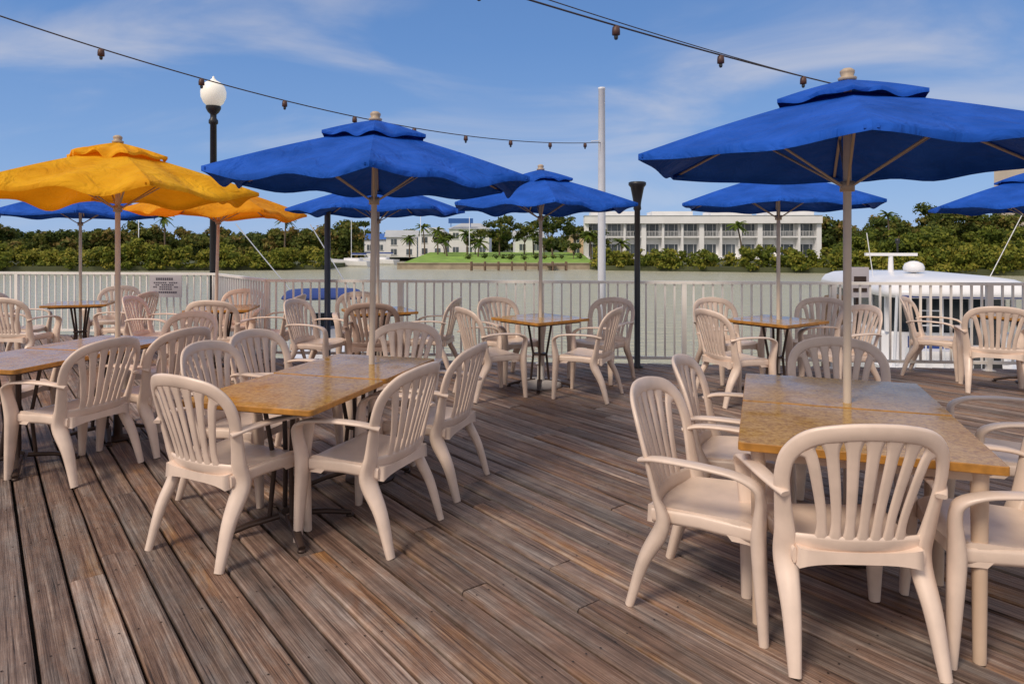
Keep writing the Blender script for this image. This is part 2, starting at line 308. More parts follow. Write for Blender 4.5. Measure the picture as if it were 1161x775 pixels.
for c in [ # right foreground
 (1.27,2.68,87),(.88,2.96,-32),(1.22,3.66,-24),(2.06,4.25,-108),(2.66,3.58,160),(1.90,2.66,166),
 # centre-left
 (-1.45,3.54,62),(-.76,3.66,158),(-.52,4.38,162),(-1.66,4.28,-12),(-1.60,4.85,-20),(-.88,5.12,-100),
 # left
 (-2.95,4.62,163),(-2.72,5.22,160),(-3.92,5.25,5),(-3.02,6.05,-105),(-3.95,4.5,5),
 # far-left
 (-6.5,9.0,10),(-5.15,9.15,175),(-5.9,10.1,-80),(-6.0,8.35,85),
 # yellow small
 (-3.40,7.95,92),(-2.95,8.55,178),(-3.75,9.35,-85),(-4.35,8.35,5),
 (-2.20,7.75,-14),(-.95,8.1,172),(-1.95,8.75,-75),
 # mid
 (-.22,6.95,28),(.76,6.9,155),(-.02,7.85,-52),(1.02,7.8,-128),
 # right mid
 (2.18,6.7,18),(3.34,6.95,-165),(2.45,7.75,-70),(3.5,7.8,-125),
 (5.05,7.15,62),(4.95,8.0,-40)]: chair(*c)
chair(-1.52,7.62,90,True)
# ------------------------------------------------------------------ tables
def rrect(w,d,r,n=4):
    o=[]
    for cx,cy,a0 in((w/2-r,d/2-r,0),(-w/2+r,d/2-r,90),(-w/2+r,-d/2+r,180),(w/2-r,-d/2+r,270)):
        for k in range(n+1): a=R(a0+90*k/n); o.append((cx+r*math.cos(a),cy+r*math.sin(a)))
    return o
def ped_table(w=.76,d=.76):
    b=MB(); b.slab(rrect(w,d,.025),.712,.742,.004,0,1)
    b.box((0,0,.700),(w*.8,d*.8,.02),0,2)
    for s in(-1,1):
        for q in(-1,1): b.tube([(s*.07,q*.07,.06),(s*.05,q*.05,.35),(s*.09,q*.09,.69)],.013,8,2)
    b.lathe([(.0,.36),(.085,.36),(.085,.345),(.0,.345)],seg=12,mat=2)
    for a in(45,135,225,315):
        c,s_=math.cos(R(a)),math.sin(R(a)); b.sweep([(c*.05,s_*.05,.075),(c*.2,s_*.2,.055),(c*.34,s_*.34,.02)],(-s_,c,0),[.028,.024,.018],[.016,.014,.012],8,2)
        b.lathe([(.0,0),(.022,0),(.022,.012),(0,.012)],(c*.335,s_*.335,0),8,2)
    return b.mesh("patio_table",[M_table,M_tedge,M_metal])
def leg_table(w,d):
    b=MB(); b.slab(rrect(w,d,.012),.708,.742,.003,0,1)
    for s in(-1,1):
        b.box((0,s*(d/2-.07),.685),(w-.16,.02,.045),0,2); b.box((s*(w/2-.07),0,.685),(.02,d-.18,.045),0,2)
        for q in(-1,1): b.sweep([(s*(w/2-.075),q*(d/2-.075),0),(s*(w/2-.075),q*(d/2-.075),.706)],(1,0,0),[.022,.03],[.022,.03],12,2,True,1)
    return b.mesh("patio_table",[M_table,M_tedge,M_tleg])
PT=ped_table(); LT=leg_table(.91,.765)
def pair(me,cx,cy,ang,half):
    c,s_=math.cos(R(ang)),math.sin(R(ang))
    for k in(-1,1): place(me,"patio_table",(cx+k*half*c,cy+k*half*s_,0 if k<0 else .003),R(ang-90))
pair(LT,1.585,3.27,70,.3835); pair(PT,-1.10,4.05,74,.384); pair(PT,-3.32,5.08,78,.384)
for x,y,a in [(-5.85,9.25,20),(-3.62,8.55,10),(-1.6,8.22,25),(.30,7.35,40),(2.76,7.15,35),(5.7,7.5,20)]: place(PT,"patio_table",(x,y,0),R(a))
# ------------------------------------------------------------------ umbrellas
def umbrella(x,y,rot,fab,seed=0,limp=.02,tilt=(0,0),Rr=1.07,top=2.335,base=False):
    rg=np.random.default_rng(seed); b=MB(); n=6; A=16; K=12
    def surf(r0,r1,z0,z1,cv,hem,sag,wv):
        for p in range(n):
            a0=2*math.pi*p/n; amp=sag*(.7+.6*rg.random()); ph=rg.random()*6; ph2=rg.random()*6; vs=[]; k1=rg.uniform(2,4)
            for j in range(K+2):
                f=min(1,j/K)
                for i in range(A+1):
                    t=i/A; th=a0+2*math.pi/n*t; chord=math.cos(math.pi/n)/math.cos(2*math.pi/n*t-math.pi/n)
                    r=(r0+(r1-r0)*f)*chord; edge=math.sin(math.pi*t)
                    r*=1-.04*edge*f*f
                    z=z0+(z1-z0)*f+cv*math.sin(math.pi*f)
                    z-=amp*edge*f**1.3
                    z+=wv*edge*(f**2)*math.sin(t*math.pi*k1+ph) + wv*.45*edge*math.sin(t*9+f*7+ph2)*f
                    if j==K+1: z-=hem
                    vs.append((r*math.cos(th),r*math.sin(th),z))
            fs=[(j*(A+1)+i,j*(A+1)+i+1,(j+1)*(A+1)+i+1,(j+1)*(A+1)+i) for j in range(K+1) for i in range(A)]
            b.add(vs,fs,0,True)
    zr=top-.385; zi=top-.085
    surf(.14,Rr,zi,zr,.010,.028,.012+limp*.7,limp*.55)
    surf(.015,.37,top,top-.105,.006,.018,.012,.008+limp*.25)
    for p in range(n):
        a=2*math.pi*p/n; c,s_=math.cos(a),math.sin(a)
        P=[(c*r,s_*r,zi+(zr-zi)*max(0,(r-.14)/(Rr-.14))+.010*math.sin(math.pi*max(0,(r-.14)/(Rr-.14)))-.014) for r in(.03,.28,.53,.79,1.045)]
        b.sweep(P,(-s_,c,0),.009,.007,6,1)
        b.sweep([(c*.03,s_*.03,top-.52),(c*.53,s_*.53,P[2][2]-.008)],(-s_,c,0),.007,.006,6,1)
        b.box((c*(Rr-.035),s_*(Rr-.035),zr-.012),(.05,.05,.014),a,0)
    b.lathe([(.0,0),(.034,0),(.034,.05),(.0,.05)],(0,0,top-.55),10,1)
    b.lathe([(.0,0),(.034,0),(.034,.05),(.0,.05)],(0,0,top-.14),10,1)
    b.tube([(0,0,0),(0,0,top)],.0195,12,2)
    b.lathe([(.0,-.01),(.04,-.005),(.044,.01),(.028,.018),(.034,.035),(.034,.045),(.02,.056),(0,.06)],(0,0,top),12,3)
    if base: b.lathe([(.0,0),(.23,0),(.235,.02),(.22,.055),(.10,.075),(.04,.08),(.035,.22),(.03,.22)],(0,0,.002),20,4)
    else: b.lathe([(.0,0),(.16,0),(.16,.012),(.035,.02),(.03,.18),(.02,.18)],(0,0,.002),16,5)
    o=b.obj("patio_umbrella",[fab,M_rib,M_pole,M_finial,M_rust,M_metal],(x,y,0),R(rot)); o.rotation_euler=(R(tilt[0]),R(tilt[1]),R(rot)); return o
umbrella(1.655,3.37,8,M_blue,1,.02)
umbrella(-.93,4.47,-20,M_blue,2,.05,tilt=(0,1.0))
umbrella(-3.13,5.42,10,M_yel,3,.085)
umbrella(-3.75,8.6,20,M_org,4,.05,tilt=(0,1.5))
umbrella(-5.88,9.3,0,M_blue,5,.03)
umbrella(-1.62,8.25,15,M_blue,6,.03)
umbrella(.31,7.38,35,M_blue,7,.04,base=True)
umbrella(2.79,7.15,10,M_blue,8,.02)
umbrella(5.72,7.5,5,M_blue,9,.02)
# ------------------------------------------------------------------ deck
d=np.array([-.6152,.7884]); nn=np.array([.7884,.6152])
PA,PB,PC,PD=np.array([-16,12.63]),np.array([-4.8,11.2]),np.array([-3.2,9.15]),np.array([14.,7.62])
vsplit=float(((PB+PC)/2)@nn)
def uend(v):
    a,b_=(PA,PB) if v<vsplit else (PC,PD)
    e=b_-a
    Mx=np.array([[d[0],-e[0]],[d[1],-e[1]]]); sol=np.linalg.solve(Mx,a-v*nn); return sol[0]+.10
pit=.150; verts=[];faces=[];rnds=[]
k0=int(-13/pit); rows=range(k0,int(17/pit)); nails=MB()
v0=vsplit+.06
for k in rows:
    g1_,g2_=random.uniform(.009,.015),random.uniform(.0,.003)
    va=v0+k*pit+g1_/2+g2_; vb=v0+(k+1)*pit-g1_/2
    mid=(va+vb)/2
    ea,eb=uend(va if (va>vsplit)==(mid>vsplit) else mid),uend(vb if (vb>vsplit)==(mid>vsplit) else mid)
    u=-6+random.random()*-3
    while u<min(ea,eb):
        ln=random.choice([2.44,3.05,3.66,4.27,4.88]); ue=u+ln-.005
        ua_,ub_=(ue,ue); last=False
        if ue>min(ea,eb)-.4: ua_,ub_=ea,eb; last=True
        z=random.uniform(-.003,.003); z2=random.uniform(-.003,.003); ch=.008; o=len(verts); tw=random.uniform(-.0015,.0015)
        ns=8
        for q in range(ns+1):
            f=q/ns; a_=u+(ua_-u)*f; b_=u+(ub_-u)*f; zz_=z*(1-f)+z2*f
            jx=random.uniform(-.0018,.0018); jy=random.uniform(-.0018,.0018)
            verts+=[(a_,va+jx,-.036),(a_,va+jx,zz_-ch+tw),(a_,va+ch+jx,zz_+tw),(b_,vb-ch+jy,zz_-tw),(b_,vb+jy,zz_-ch-tw),(b_,vb+jy,-.036)]
        r_=random.random()
        for q in range(ns):
            for i in range(5): faces.append((o+q*6+i,o+q*6+i+1,o+(q+1)*6+i+1,o+(q+1)*6+i)[::-1]); rnds.append(r_)
        faces.append(tuple(o+i for i in range(6))); rnds.append(r_); e_=o+ns*6; faces.append(tuple(e_+i for i in range(6))[::-1]); rnds.append(r_)
        for jn in np.arange(math.ceil((u+.05)/.61)*.61,min(ua_,ub_),.61):
            W_=np.array([0,0])+jn*d+mid*nn
            if 0<W_[1]<7.5 and abs(W_[0])<5:
                for vv in(va+.032,vb-.032):
                    cxn,cyn=jn+random.uniform(-.008,.008),vv+random.uniform(-.006,.006)
                    nails.add([(cxn+.0045*math.cos(a),cyn+.0045*math.sin(a),max(z,z2)+.0022) for a in np.linspace(0,2*math.pi,7)[:-1]],[tuple(range(6))])
        if last: break
        u+=ln
me=bpy.data.meshes.new("wooden_deck"); me.from_pydata(verts,[],faces); me.materials.append(M_deck)
at=me.attributes.new("rnd",'FLOAT','FACE'); at.data.foreach_set('value',rnds); me.update()
ang=math.atan2(d[1],d[0])
for v_ in me.vertices: v_.co.y=-v_.co.y
me.flip_normals(); me.update()
deck=place(me,"wooden_deck",(0,0,0),ang)
nm=nails.mesh("deck_nails",[mat("nail_head",(.05,.035,.03),.5,metal=.5)])
for v_ in nm.vertices: v_.co.y=-v_.co.y
no=place(nm,"nails",(0,0,0),0,deck)
sb=MB()
poly=[(-16,12.7),(-4.75,11.26),(-3.15,9.22),(14,7.69),(14,-6),(-16,-6)]
sb.add([(x,y,-.060) for x,y in poly],[tuple(range(6))])  # dark sheet added below the planks, its colour stands in for gap shade
for a,b_ in zip(poly[:3],poly[1:4]):
    a=np.array(a);b_=np.array(b_);e=b_-a;l=np.linalg.norm(e);m_=(a+b_)/2; sb.box((m_[0],m_[1],-.18),(l+.02,.04,.27),math.atan2(e[1],e[0]),0)
    for q in np.arange(1,l,2.4):
        p=a+e/l*q; sb.lathe([(.13,-4),(.13,-.065)],(p[0]-.0,p[1]-.25,0),10)
so_=sb.obj("subframe_gap_shade",[M_under]); so_.parent=deck; so_.matrix_parent_inverse=Matrix.Rotation(-ang,4,'Z')
# ------------------------------------------------------------------ railing
rb=MB()
segs=[((-15.5,12.5),(-4.85,11.13)),((-4.85,11.13),(-3.25,9.08)),((-3.25,9.08),(13,7.63))]
for a,b_ in segs:
    a=np.array(a);b_=np.array(b_);e=b_-a;l=np.linalg.norm(e);e=e/l;m_=(a+b_)/2;rz=math.atan2(e[1],e[0])
    rb.box((m_[0],m_[1],1.052),(l,.060,.035),rz); rb.box((m_[0],m_[1],.100),(l,.035,.035),rz); 
    nb=int(l/.118)
    for i in range(1,nb):
        p=a+e*l*i/nb; rb.box((p[0],p[1],.575),(.022,.022,.914),rz)
    npst=max(1,round(l/1.85))
    for i in range(npst+1):
        p=a+e*l*i/npst; rb.box((p[0],p[1],.5155),(.055,.055,1.035),rz); rb.box((p[0],p[1],.006),(.11,.11,.010),rz)
rb.obj("deck_railing",[M_white])
sg=MB(); sg.box((0,0,0),(.56,.012,.36),0,0)
for (w_,z_,h_) in [(.34,.115,.04),(.42,.055,.018),(.36,.02,.018),(.44,-.015,.018),(.30,-.05,.018),(.40,-.10,.03)]:
    nl=int(w_/.035)
    for i in range(nl):
        if random.random()<.85: sg.box((-w_/2+w_*(i+.5)/nl,-.0085,z_),(w_/nl*.66,.004,h_),0,1)
sg.obj("rail_sign",[M_sign,M_signt],(-5.62,11.08,.86),R(-7))
# ------------------------------------------------------------------ posts & lamps
b=MB(); b.lathe([(.11,-2.5),(.11,.1),(.075,.16),(.06,.3),(.052,3.55),(.075,3.57),(.075,3.62),(.05,3.66),(.05,3.72),(.09,3.76),(.12,3.82),(.12,3.86)],mat=0)
b.lathe([(.10,3.86),(.16,3.92),(.20,4.01),(.205,4.10),(.18,4.19),(.13,4.25),(.07,4.285),(.05,4.29)],mat=1,seg=20); b.lathe([(.05,4.285),(.045,4.31),(.015,4.33),(.02,4.35),(0,4.37)],mat=1,seg=12)
b.obj("street_lamp",[M_black,M_globe],(-5.03,11.5,0))
b=MB(); b.lathe([(.07,0),(.07,.02),(.038,.03),(.036,1.95),(.05,1.97),(.045,2.02),(.05,2.06),(.085,2.24),(.11,2.27),(.11,2.30),(.09,2.31),(.07,2.27),(0,2.26)],mat=0,seg=14)
b.obj("patio_torch",[M_black],(1.56,8.5,0))
b=MB(); b.lathe([(.07,0),(.07,.02),(.04,.03),(.04,1.93),(.05,1.94),(.05,1.98),(0,2.0)],seg=14); b.obj("steel_post",[mat("navy_paint",(.02,.03,.06),.4)],(-2.40,8.88,0))
b=MB(); b.lathe([(.055,-3),(.055,0),(.052,2.0),(.045,3.64),(.05,3.645),(.05,3.67),(0,3.68)],seg=14); b.tube([(0,0,2.95),(-.15,-.05,2.93)],.008,6)
b.obj("flag_mast",[M_mast],(1.225,9.32,0))
def string(name,XY0,dXY,zf,t0,t1,st,ph,thin=False):
    b=MB(); ts=np.linspace(t0,t1,60); P=[(XY0[0]+dXY[0]*t,XY0[1]+dXY[1]*t,zf(t)) for t in ts]; b.tube(P,.005 if not thin else .003,6,0)
    if st:
        for t in np.arange(ph,t1-.02,st):
            p=(XY0[0]+dXY[0]*t,XY0[1]+dXY[1]*t,zf(t)); b.lathe([(.006,0),(.02,-.008),(.023,-.03),(.023,-.052),(.012,-.056)],p,10,1); b.lathe([(.010,-.054),(.013,-.066),(.009,-.078),(0,-.082)],p,8,2)
    return b.obj(name,[M_cable,M_bulb,M_glass])
string("string_lights",(-3.375,4.5),(4.595,4.8),lambda t:3.03-1.13*t+1.02*t*t,-.7,1,.107,-.66)
string("string_lights",(.088,3.5),(7.11,4.9),lambda t:2.777-.35*t+.56*t*t,-.5,1,.105,-.455)
string("guy_wire",(.088,3.5),(7.11,4.9),lambda t:2.81-.50*t+.70*t*t,-.5,.6,0,0,True)
b=MB(); b.lathe([(.05,-3),(.05,3.05),(0,3.06)],seg=12); b.obj("string_light_post",[M_mast],(7.2,8.42,0))
b=MB(); b.lathe([(.19,-3.5),(.185,.5),(.17,.72),(.14,.80),(0,.83)],seg=14); b.box((0,-.0,.2),(.42,.42,.05)); b.obj("dock_piling",[M_pile],(4.62,9.75,0))
b=MB(); b.box((0,0,.0),(.06,.06,2.1),0,1); b.box((0,-.05,1.03),(.24,.05,.40),0,0); b.box((0,-.08,1.06),(.16,.006,.10),0,1); b.box((0,-.08,.93),(.18,.006,.05),0,1)
b.obj("dock_sign",[M_sign,M_metal],(4.6,9.1,.0))
# ------------------------------------------------------------------ boats
def boat_hull(b,Lh,bm,zs,zk,mat=0):
    st=[]; n=14
    for i in range(n+1):
        f=i/n; hb=bm/2*(1-max(0,(f-.45)/.55)**2.2)*(.94+.06*min(1,f*4)); zsh=zs+.35*f*f; y=f*Lh
        row=[(0,y,zk),(hb*.55,y,zk+.1),(hb*.86,y,zk+.45*(zsh-zk)),(hb*.97,y,zk+.85*(zsh-zk)),(hb,y+.05*f,zsh)]
        st.append([(-p[0],p[1],p[2]) for p in row[::-1]]+row[1:])
    m_=len(st[0]); vs=sum(st,[]); fs=[(i*m_+k,i*m_+k+1,(i+1)*m_+k+1,(i+1)*m_+k) for i in range(n) for k in range(m_-1)]
    fs+= [(i*m_,(i+1)*m_,(i+1)*m_+m_-1,i*m_+m_-1) for i in range(n)]
    b.add(vs,fs,mat,False); b.add(st[0],[tuple(range(m_))],mat)
def slabtop(b,cx,cy,w,d_,z0,z1,mat):
    vs=[];o=rrect(w,d_,min(w,d_)*.18,6);n=len(o)
    rings=[(z0,.965),(z0+(z1-z0)*.12,1.0),(z0+(z1-z0)*.35,.985),(z0+(z1-z0)*.62,.94),(z0+(z1-z0)*.82,.84),(z0+(z1-z0)*.94,.62),(z1,.2)]
    for z,f in rings: vs+=[(cx+x*f,cy+y*f,z) for x,y in o]
    fs=[(i*n+j,i*n+(j+1)%n,(i+1)*n+(j+1)%n,(i+1)*n+j) for i in range(len(rings)-1) for j in range(n)]
    b.add(vs,fs,mat,True); b.add(vs[-n:],[tuple(range(n))],mat,True); b.add(vs[:n],[tuple(range(n))[::-1]],mat)
b=MB(); boat_hull(b,9.5,3.1,-.95,-2.6,0)
b.slab([(x,y+4.4) for x,y in rrect(2.6,4.9,.4)],-.95,-.30,.05,0)
b.slab([(x,y+4.4) for x,y in rrect(2.44,4.7,.4)],-.302,.50,.05,1)
for x in(-1.2,-.4,.4,1.2): b.box((x,2.06,.09),(.08,.08,.78),0,0)
for y in(2.9,4.2,5.5): 
    for x in(-1.22,1.22): b.box((x,y,.09),(.06,.14,.78),0,0)
slabtop(b,0,4.0,2.85,5.6,.46,.90,0)
b.box((0,1.24,.50),(2.4,.05,.035),0,4)
for x in(-1.25,1.25): b.tube([(x,1.5,-.95),(x,1.35,.5)],.03,8,2)
b.tube([(-1.2,.1,-.95),(-1.2,.1,-.30),(-.3,.05,-.30),(-.3,.05,-.95)],.02,6,2); b.tube([(1.2,.1,-.95),(1.2,.1,-.30),(.3,.05,-.30),(.3,.05,-.95)],.02,6,2)
for x in(-.9,-.6,.6,.9): b.tube([(x,.08,-.95),(x,.08,-.32)],.012,6,2)
for s in(-.75,-.35): b.tube([(s,1.5,-.95),(s,1.5,.6)],.018,6,2)
for z in(-.7,-.4,-.1,.2): b.tube([(-.75,1.5,z),(-.35,1.5,z)],.014,6,2)
b.box((.5,1.93,-.55),(.7,.03,.75),0,1)
b.box((-.9,.6,-.7),(.8,.6,.5),0,0,.9); b.box((-.9,.75,-.38),(.7,.12,.3),0,4); b.box((1.0,.6,-.75),(.5,.7,.4),0,0,.92); b.box((.2,.9,-.55),(.35,.35,.75),0,3,.8)
b.box((0,-.012,-1.35),(2.5,.02,.10),0,4)
b.lathe([(0,.82),(.05,.82),(.05,.90),(.2,.93),(.22,1.02),(.18,1.11),(.08,1.16),(0,1.17)],(-.25,3.2,0),16,0)
b.box((-.35,4.3,1.30),(1.15,.12,.07),0,0); b.lathe([(.07,.8),(.05,1.27)],(-.35,4.3,0),10,0)
b.lathe([(.02,1.3),(.02,1.56),(.05,1.57),(.05,1.68),(0,1.69)],(-.2,4.3,0),10,3)
b.tube([(1.15,3,.7),(1.75,2.6,2.4)],.010,6,0); b.tube([(-1.15,3,.7),(-1.3,3,1.8)],.010,6,0)
b.obj("motor_yacht",[M_bwhite,M_glass,M_mast,M_black,M_canvas],(8.75,12.2,0),R(-10))
b=MB(); boat_hull(b,6,2.1,-1.3,-2.5,0); b.box((0,2.6,-.8),(.7,.7,1.0),0,0,.85); b.box((0,2.9,-.2),(.6,.04,.4),R(0),2)
slabtop(b,0,2.6,1.7,1.9,.38,.55,1)
for x in(-.7,.7):
    for y in(1.9,3.3): b.tube([(x,y,-1.2),(x,y,.42)],.02,6,3)
b.tube([(.6,3.3,.45),(-.3,3.3,2.0)],.012,6,3); b.tube([(-.7,3.3,.45),(-1.9,3.3,2.0)],.012,6,3)
b.obj("fishing_boat",[M_bwhite,M_canvas,M_glass,M_mast],(-3.5,12.6,0),R(15))
# ------------------------------------------------------------------ water & land
b=MB(); b.add([(-4000,-400,-2.2),(4000,-400,-2.2),(4000,4500,-2.2),(-4000,4500,-2.2)],[(0,1,2,3)]); b.obj("water",[M_water])
shore=[(-600,104),(-60,98),(-29,104),(-29,165),(-19,165),(-18,107),(12,106),(14,101),(45,90),(75,78),(500,62),(4000,60),(4000,4400),(-4000,4400),(-4000,104)]
b=MB(); b.add([(x,y,-1.5) for x,y in shore]+[(x,y,-2.6) for x,y in shore],[tuple(range(len(shore)))]+[(i,len(shore)+i,len(shore)+i+1,i+1) for i in range(len(shore)-1)]); b.obj("ground",[M_land])
b=MB(); b.add([(-17.5,108,-1.35),(13,107,-1.35),(15,150,.0),(-18,150,.0)],[(0,1,2,3)]); b.obj("lawn",[M_lawn])
b=MB(); b.box((-2.5,106.6,-1.8),(31,.5,1.0),R(-1.9),0); b.box((-2.5,106.6,-1.28),(31,.8,.12),R(-1.9),0); b.obj("seawall",[M_seaw])
b=MB(); b.box((1,101,-1.45),(14,1.6,.15),0,0)
for x in np.arange(-6,8.1,2): 
    for y in(100.3,101.7): b.lathe([(.15,-3),(.15,-.9),(0,-.88)],(x,y,0),8)
b.box((6,104,-1.45),(1.4,5,.148),0,0); b.obj("boat_dock",[M_pile])
# ------------------------------------------------------------------ foliage
def quads(name,C,size,tint,mt,normal=None,extra=None,aspect=1.0):
    n=len(C); v1=rng.normal(size=(n,3)); 
    if normal is not None: v1=v1*.8+np.cross(normal,rng.normal(size=(n,3)))*1.2
    v1/=np.linalg.norm(v1,axis=1)[:,None]; t=rng.normal(size=(n,3)); 
    if normal is not None: t=np.cross(normal+.5*t,v1)
    v2=t-(t*v1).sum(1)[:,None]*v1; v2/=np.linalg.norm(v2,axis=1)[:,None]
    s=size[:,None]; a=v1*s*aspect; b_=v2*s*.6
    V=np.stack([C-a,C-b_,C+a,C+b_],1).reshape(-1,3); F=np.arange(4*n).reshape(-1,4); T=tint
    if extra is not None:
        EV,EF,ET=extra; F2=[list(f) for f in F.tolist()]+[[i+len(V) for i in f] for f in EF]; V=np.vstack([V,EV]); T=np.concatenate([tint,ET])
    else: F2=F.tolist()
    me=bpy.data.meshes.new(name); me.from_pydata(V.tolist(),[],F2); me.materials.append(mt)
    a=me.attributes.new("tint",'FLOAT','FACE'); a.data.foreach_set('value',T.astype(np.float32)); me.update(); return me
OCT=np.array([(1,0,0),(0,1,0),(-1,0,0),(0,-1,0),(0,0,1),(0,0,-1)],float); OF=[(0,1,4),(1,2,4),(2,3,4),(3,0,4),(1,0,5),(2,1,5),(3,2,5),(0,3,5)]
def clumps(name,cs,rs,nl,ls,mt,tb=(.15,.75),core=.66):
    C=[];S=[];T=[];Nr=[];EV=[];EF=[];ET=[]
    for c,r in zip(cs,rs):
        m=max(12,int(nl*r*r)); dd=rng.normal(size=(m,3)); dd/=np.linalg.norm(dd,axis=1)[:,None]; dd[:,2]=np.where(dd[:,2]<-.3,-dd[:,2],dd[:,2])
        rad=r*(.62+.6*rng.random(m)**1.3); C.append(np.array(c)+dd*rad[:,None]*np.array([1,1,.82])); Nr.append(dd)
        S.append(ls*(.4+rng.random(m))); base=rng.uniform(*tb); T.append(np.clip(base+rng.normal(size=m)*.14,0,1))
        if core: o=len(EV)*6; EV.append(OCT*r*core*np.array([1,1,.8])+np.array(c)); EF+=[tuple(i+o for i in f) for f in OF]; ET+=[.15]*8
    C=np.vstack(C);S=np.concatenate(S);T=np.concatenate(T);Nr=np.vstack(Nr)
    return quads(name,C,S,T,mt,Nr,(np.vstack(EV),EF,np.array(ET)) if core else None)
def bank(name,line,depth,zb,hf,rr,dens,nl,ls,mt,tb=(.15,.75)):
    line=np.array(line,float); cs=[];rs=[]
    for a,b_ in zip(line[:-1],line[1:]):
        l=np.linalg.norm(b_-a); n=int(l*dens)
        for _ in range(n):
            f=rng.random(); p=a+(b_-a)*f; dp=rng.random()*depth; h=hf(p[0]+rng.normal()*.5)*(.60+.5*rng.random()); r=rng.uniform(*rr)
            z=zb+r*.5
            while z<zb+h-r*.3:
                cs.append((p[0]+rng.normal()*r*.5,p[1]+dp+rng.normal()*r*.4,z)); rs.append(r*rng.uniform(.7,1.1)); z+=r*rng.uniform(.9,1.4)
            cs.append((p[0],p[1]+dp,zb+h-r*.7)); rs.append(r*.8)
    me=clumps(name,cs,rs,nl,ls,mt,tb); return place(me,name)
wob=lambda x,a,b_,s:a+b_*(math.sin(x*.21*s)+.6*math.sin(x*.57*s+1)+.4*math.sin(x*1.3*s+2))/2
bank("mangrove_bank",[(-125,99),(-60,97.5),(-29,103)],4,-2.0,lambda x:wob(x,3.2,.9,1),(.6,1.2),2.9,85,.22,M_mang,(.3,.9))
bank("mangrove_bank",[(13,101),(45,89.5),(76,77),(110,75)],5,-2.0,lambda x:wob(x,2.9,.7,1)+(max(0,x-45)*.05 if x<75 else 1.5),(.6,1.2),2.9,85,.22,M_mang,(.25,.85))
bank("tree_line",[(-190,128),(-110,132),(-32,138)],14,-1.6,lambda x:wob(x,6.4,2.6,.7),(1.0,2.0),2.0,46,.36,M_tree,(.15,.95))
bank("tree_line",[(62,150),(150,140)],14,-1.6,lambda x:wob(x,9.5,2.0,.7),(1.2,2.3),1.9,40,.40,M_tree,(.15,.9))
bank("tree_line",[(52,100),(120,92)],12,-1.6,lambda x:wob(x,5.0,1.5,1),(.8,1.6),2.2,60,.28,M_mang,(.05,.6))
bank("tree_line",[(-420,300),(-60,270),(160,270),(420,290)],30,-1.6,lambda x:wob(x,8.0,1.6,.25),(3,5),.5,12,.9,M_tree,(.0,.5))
def tree(x,y,zb,h,r,mt=M_tree,tb=(.1,.7),nl=60):
    b=MB(); th=h*.45; lean=rng.normal()*.3
    b.tube([(0,0,-.3),(lean*.3,0,th*.5),(lean,0,th)],np.array([.22,.17,.12])*h/8,8)
    cs=[];rs=[]
    for k in range(7):
        a=k*2.4; q=r*rng.uniform(.35,.75); e=(lean+q*math.cos(a),q*math.sin(a),th+rng.uniform(.1,.95)*(h-th-r*.3)); b.tube([(lean,0,th*.85),((lean+e[0])/2,e[1]/2,(th+e[2])/2+.2),e],np.array([.09,.06,.03])*h/8,6)
        for j in range(3): cs.append((e[0]+rng.normal()*r*.22,e[1]+rng.normal()*r*.22,e[2]+rng.normal()*r*.15)); rs.append(r*rng.uniform(.25,.42))
    t_=b.obj("broadleaf_tree",[M_bark],(x,y,zb)); me=clumps("crown",cs,rs,nl,.26,mt,tb,.5); place(me,"crown",(0,0,0),0,t_)
for x,y,h,r in [(-2.5,136,7.6,3.2),(2.5,139,6.8,3.0),(8,134,7.8,3.4),(12.5,138,7.2,2.8),(-7.5,140,5.5,2.4),(6,128,3.6,2.0),(11,122,3.0,1.8),(-14,142,5,2.2),(16.5,130,5,2.5)]: tree(x,y,-.6,h,r)
hc=[];hr=[]
for x in np.arange(-8,14,1.1):
    if rng.random()<.75: hc.append((x+rng.normal()*.5,120+rng.normal()*2.5,-.7+rng.random()*.3)); hr.append(rng.uniform(.4,.9))
place(clumps("hedge",hc,hr,60,.2,M_tree,(.15,.6)),"hedge")
def palm(x,y,zb,h,fr=1.9):
    b=MB(); ln=rng.normal()*.4; b.tube(cr([(0,0,-.3),(ln*.3,0,h*.5),(ln,0,h)],4),np.linspace(.17,.11,9),8)
    o=b.obj("palm_tree",[M_bark],(x,y,zb)); V=[];F=[];T=[]
    for k in range(20):
        a=k*2.399; el=rng.uniform(-.5,1.1); base=np.array((ln,0,h)); dirh=np.array((math.cos(a),math.sin(a),0)); sd=np.array((-math.sin(a),math.cos(a),0)); prev=base; t0=rng.random()
        for j in range(1,7):
            s=j/6*fr; p=base+dirh*s*math.cos(el*.7)+np.array((0,0,1))*(s*math.sin(el)-.42*s*s*.6)
            wd=.28*math.sin(math.pi*min(1,(j/6.5)))+.05
            for sgn in(-1,1):
                i0=len(V); V+=[prev,p,p+sd*sgn*wd-np.array((0,0,.16))-dirh*-.08,prev+sd*sgn*wd*.8-np.array((0,0,.14))]; F.append((i0,i0+1,i0+2,i0+3)); T.append(min(1,max(0,t0+rng.normal()*.15)))
            prev=p
    me=bpy.data.meshes.new("fronds"); me.from_pydata([tuple(v) for v in V],[],F); me.materials.append(M_palm); at_=me.attributes.new("tint",'FLOAT','FACE'); at_.data.foreach_set('value',np.array(T,np.float32)); place(me,"fronds",(0,0,0),0,o)
for x,y,h in [(38.8,115,6.0),(-15.2,140,5.6),(-9.0,138,5.0),(-22.5,150,4.2),(-12.5,132,3.6),(-6.5,130,3.2),(-26,170,6),(4.5,142,7.0),(20,124,3.0),(-18.5,145,6.4),(14.5,125,4.6),(-40,120,7.2),(-62,122,7.4),(72,130,8.5)]: palm(x,y,-1.0,h)
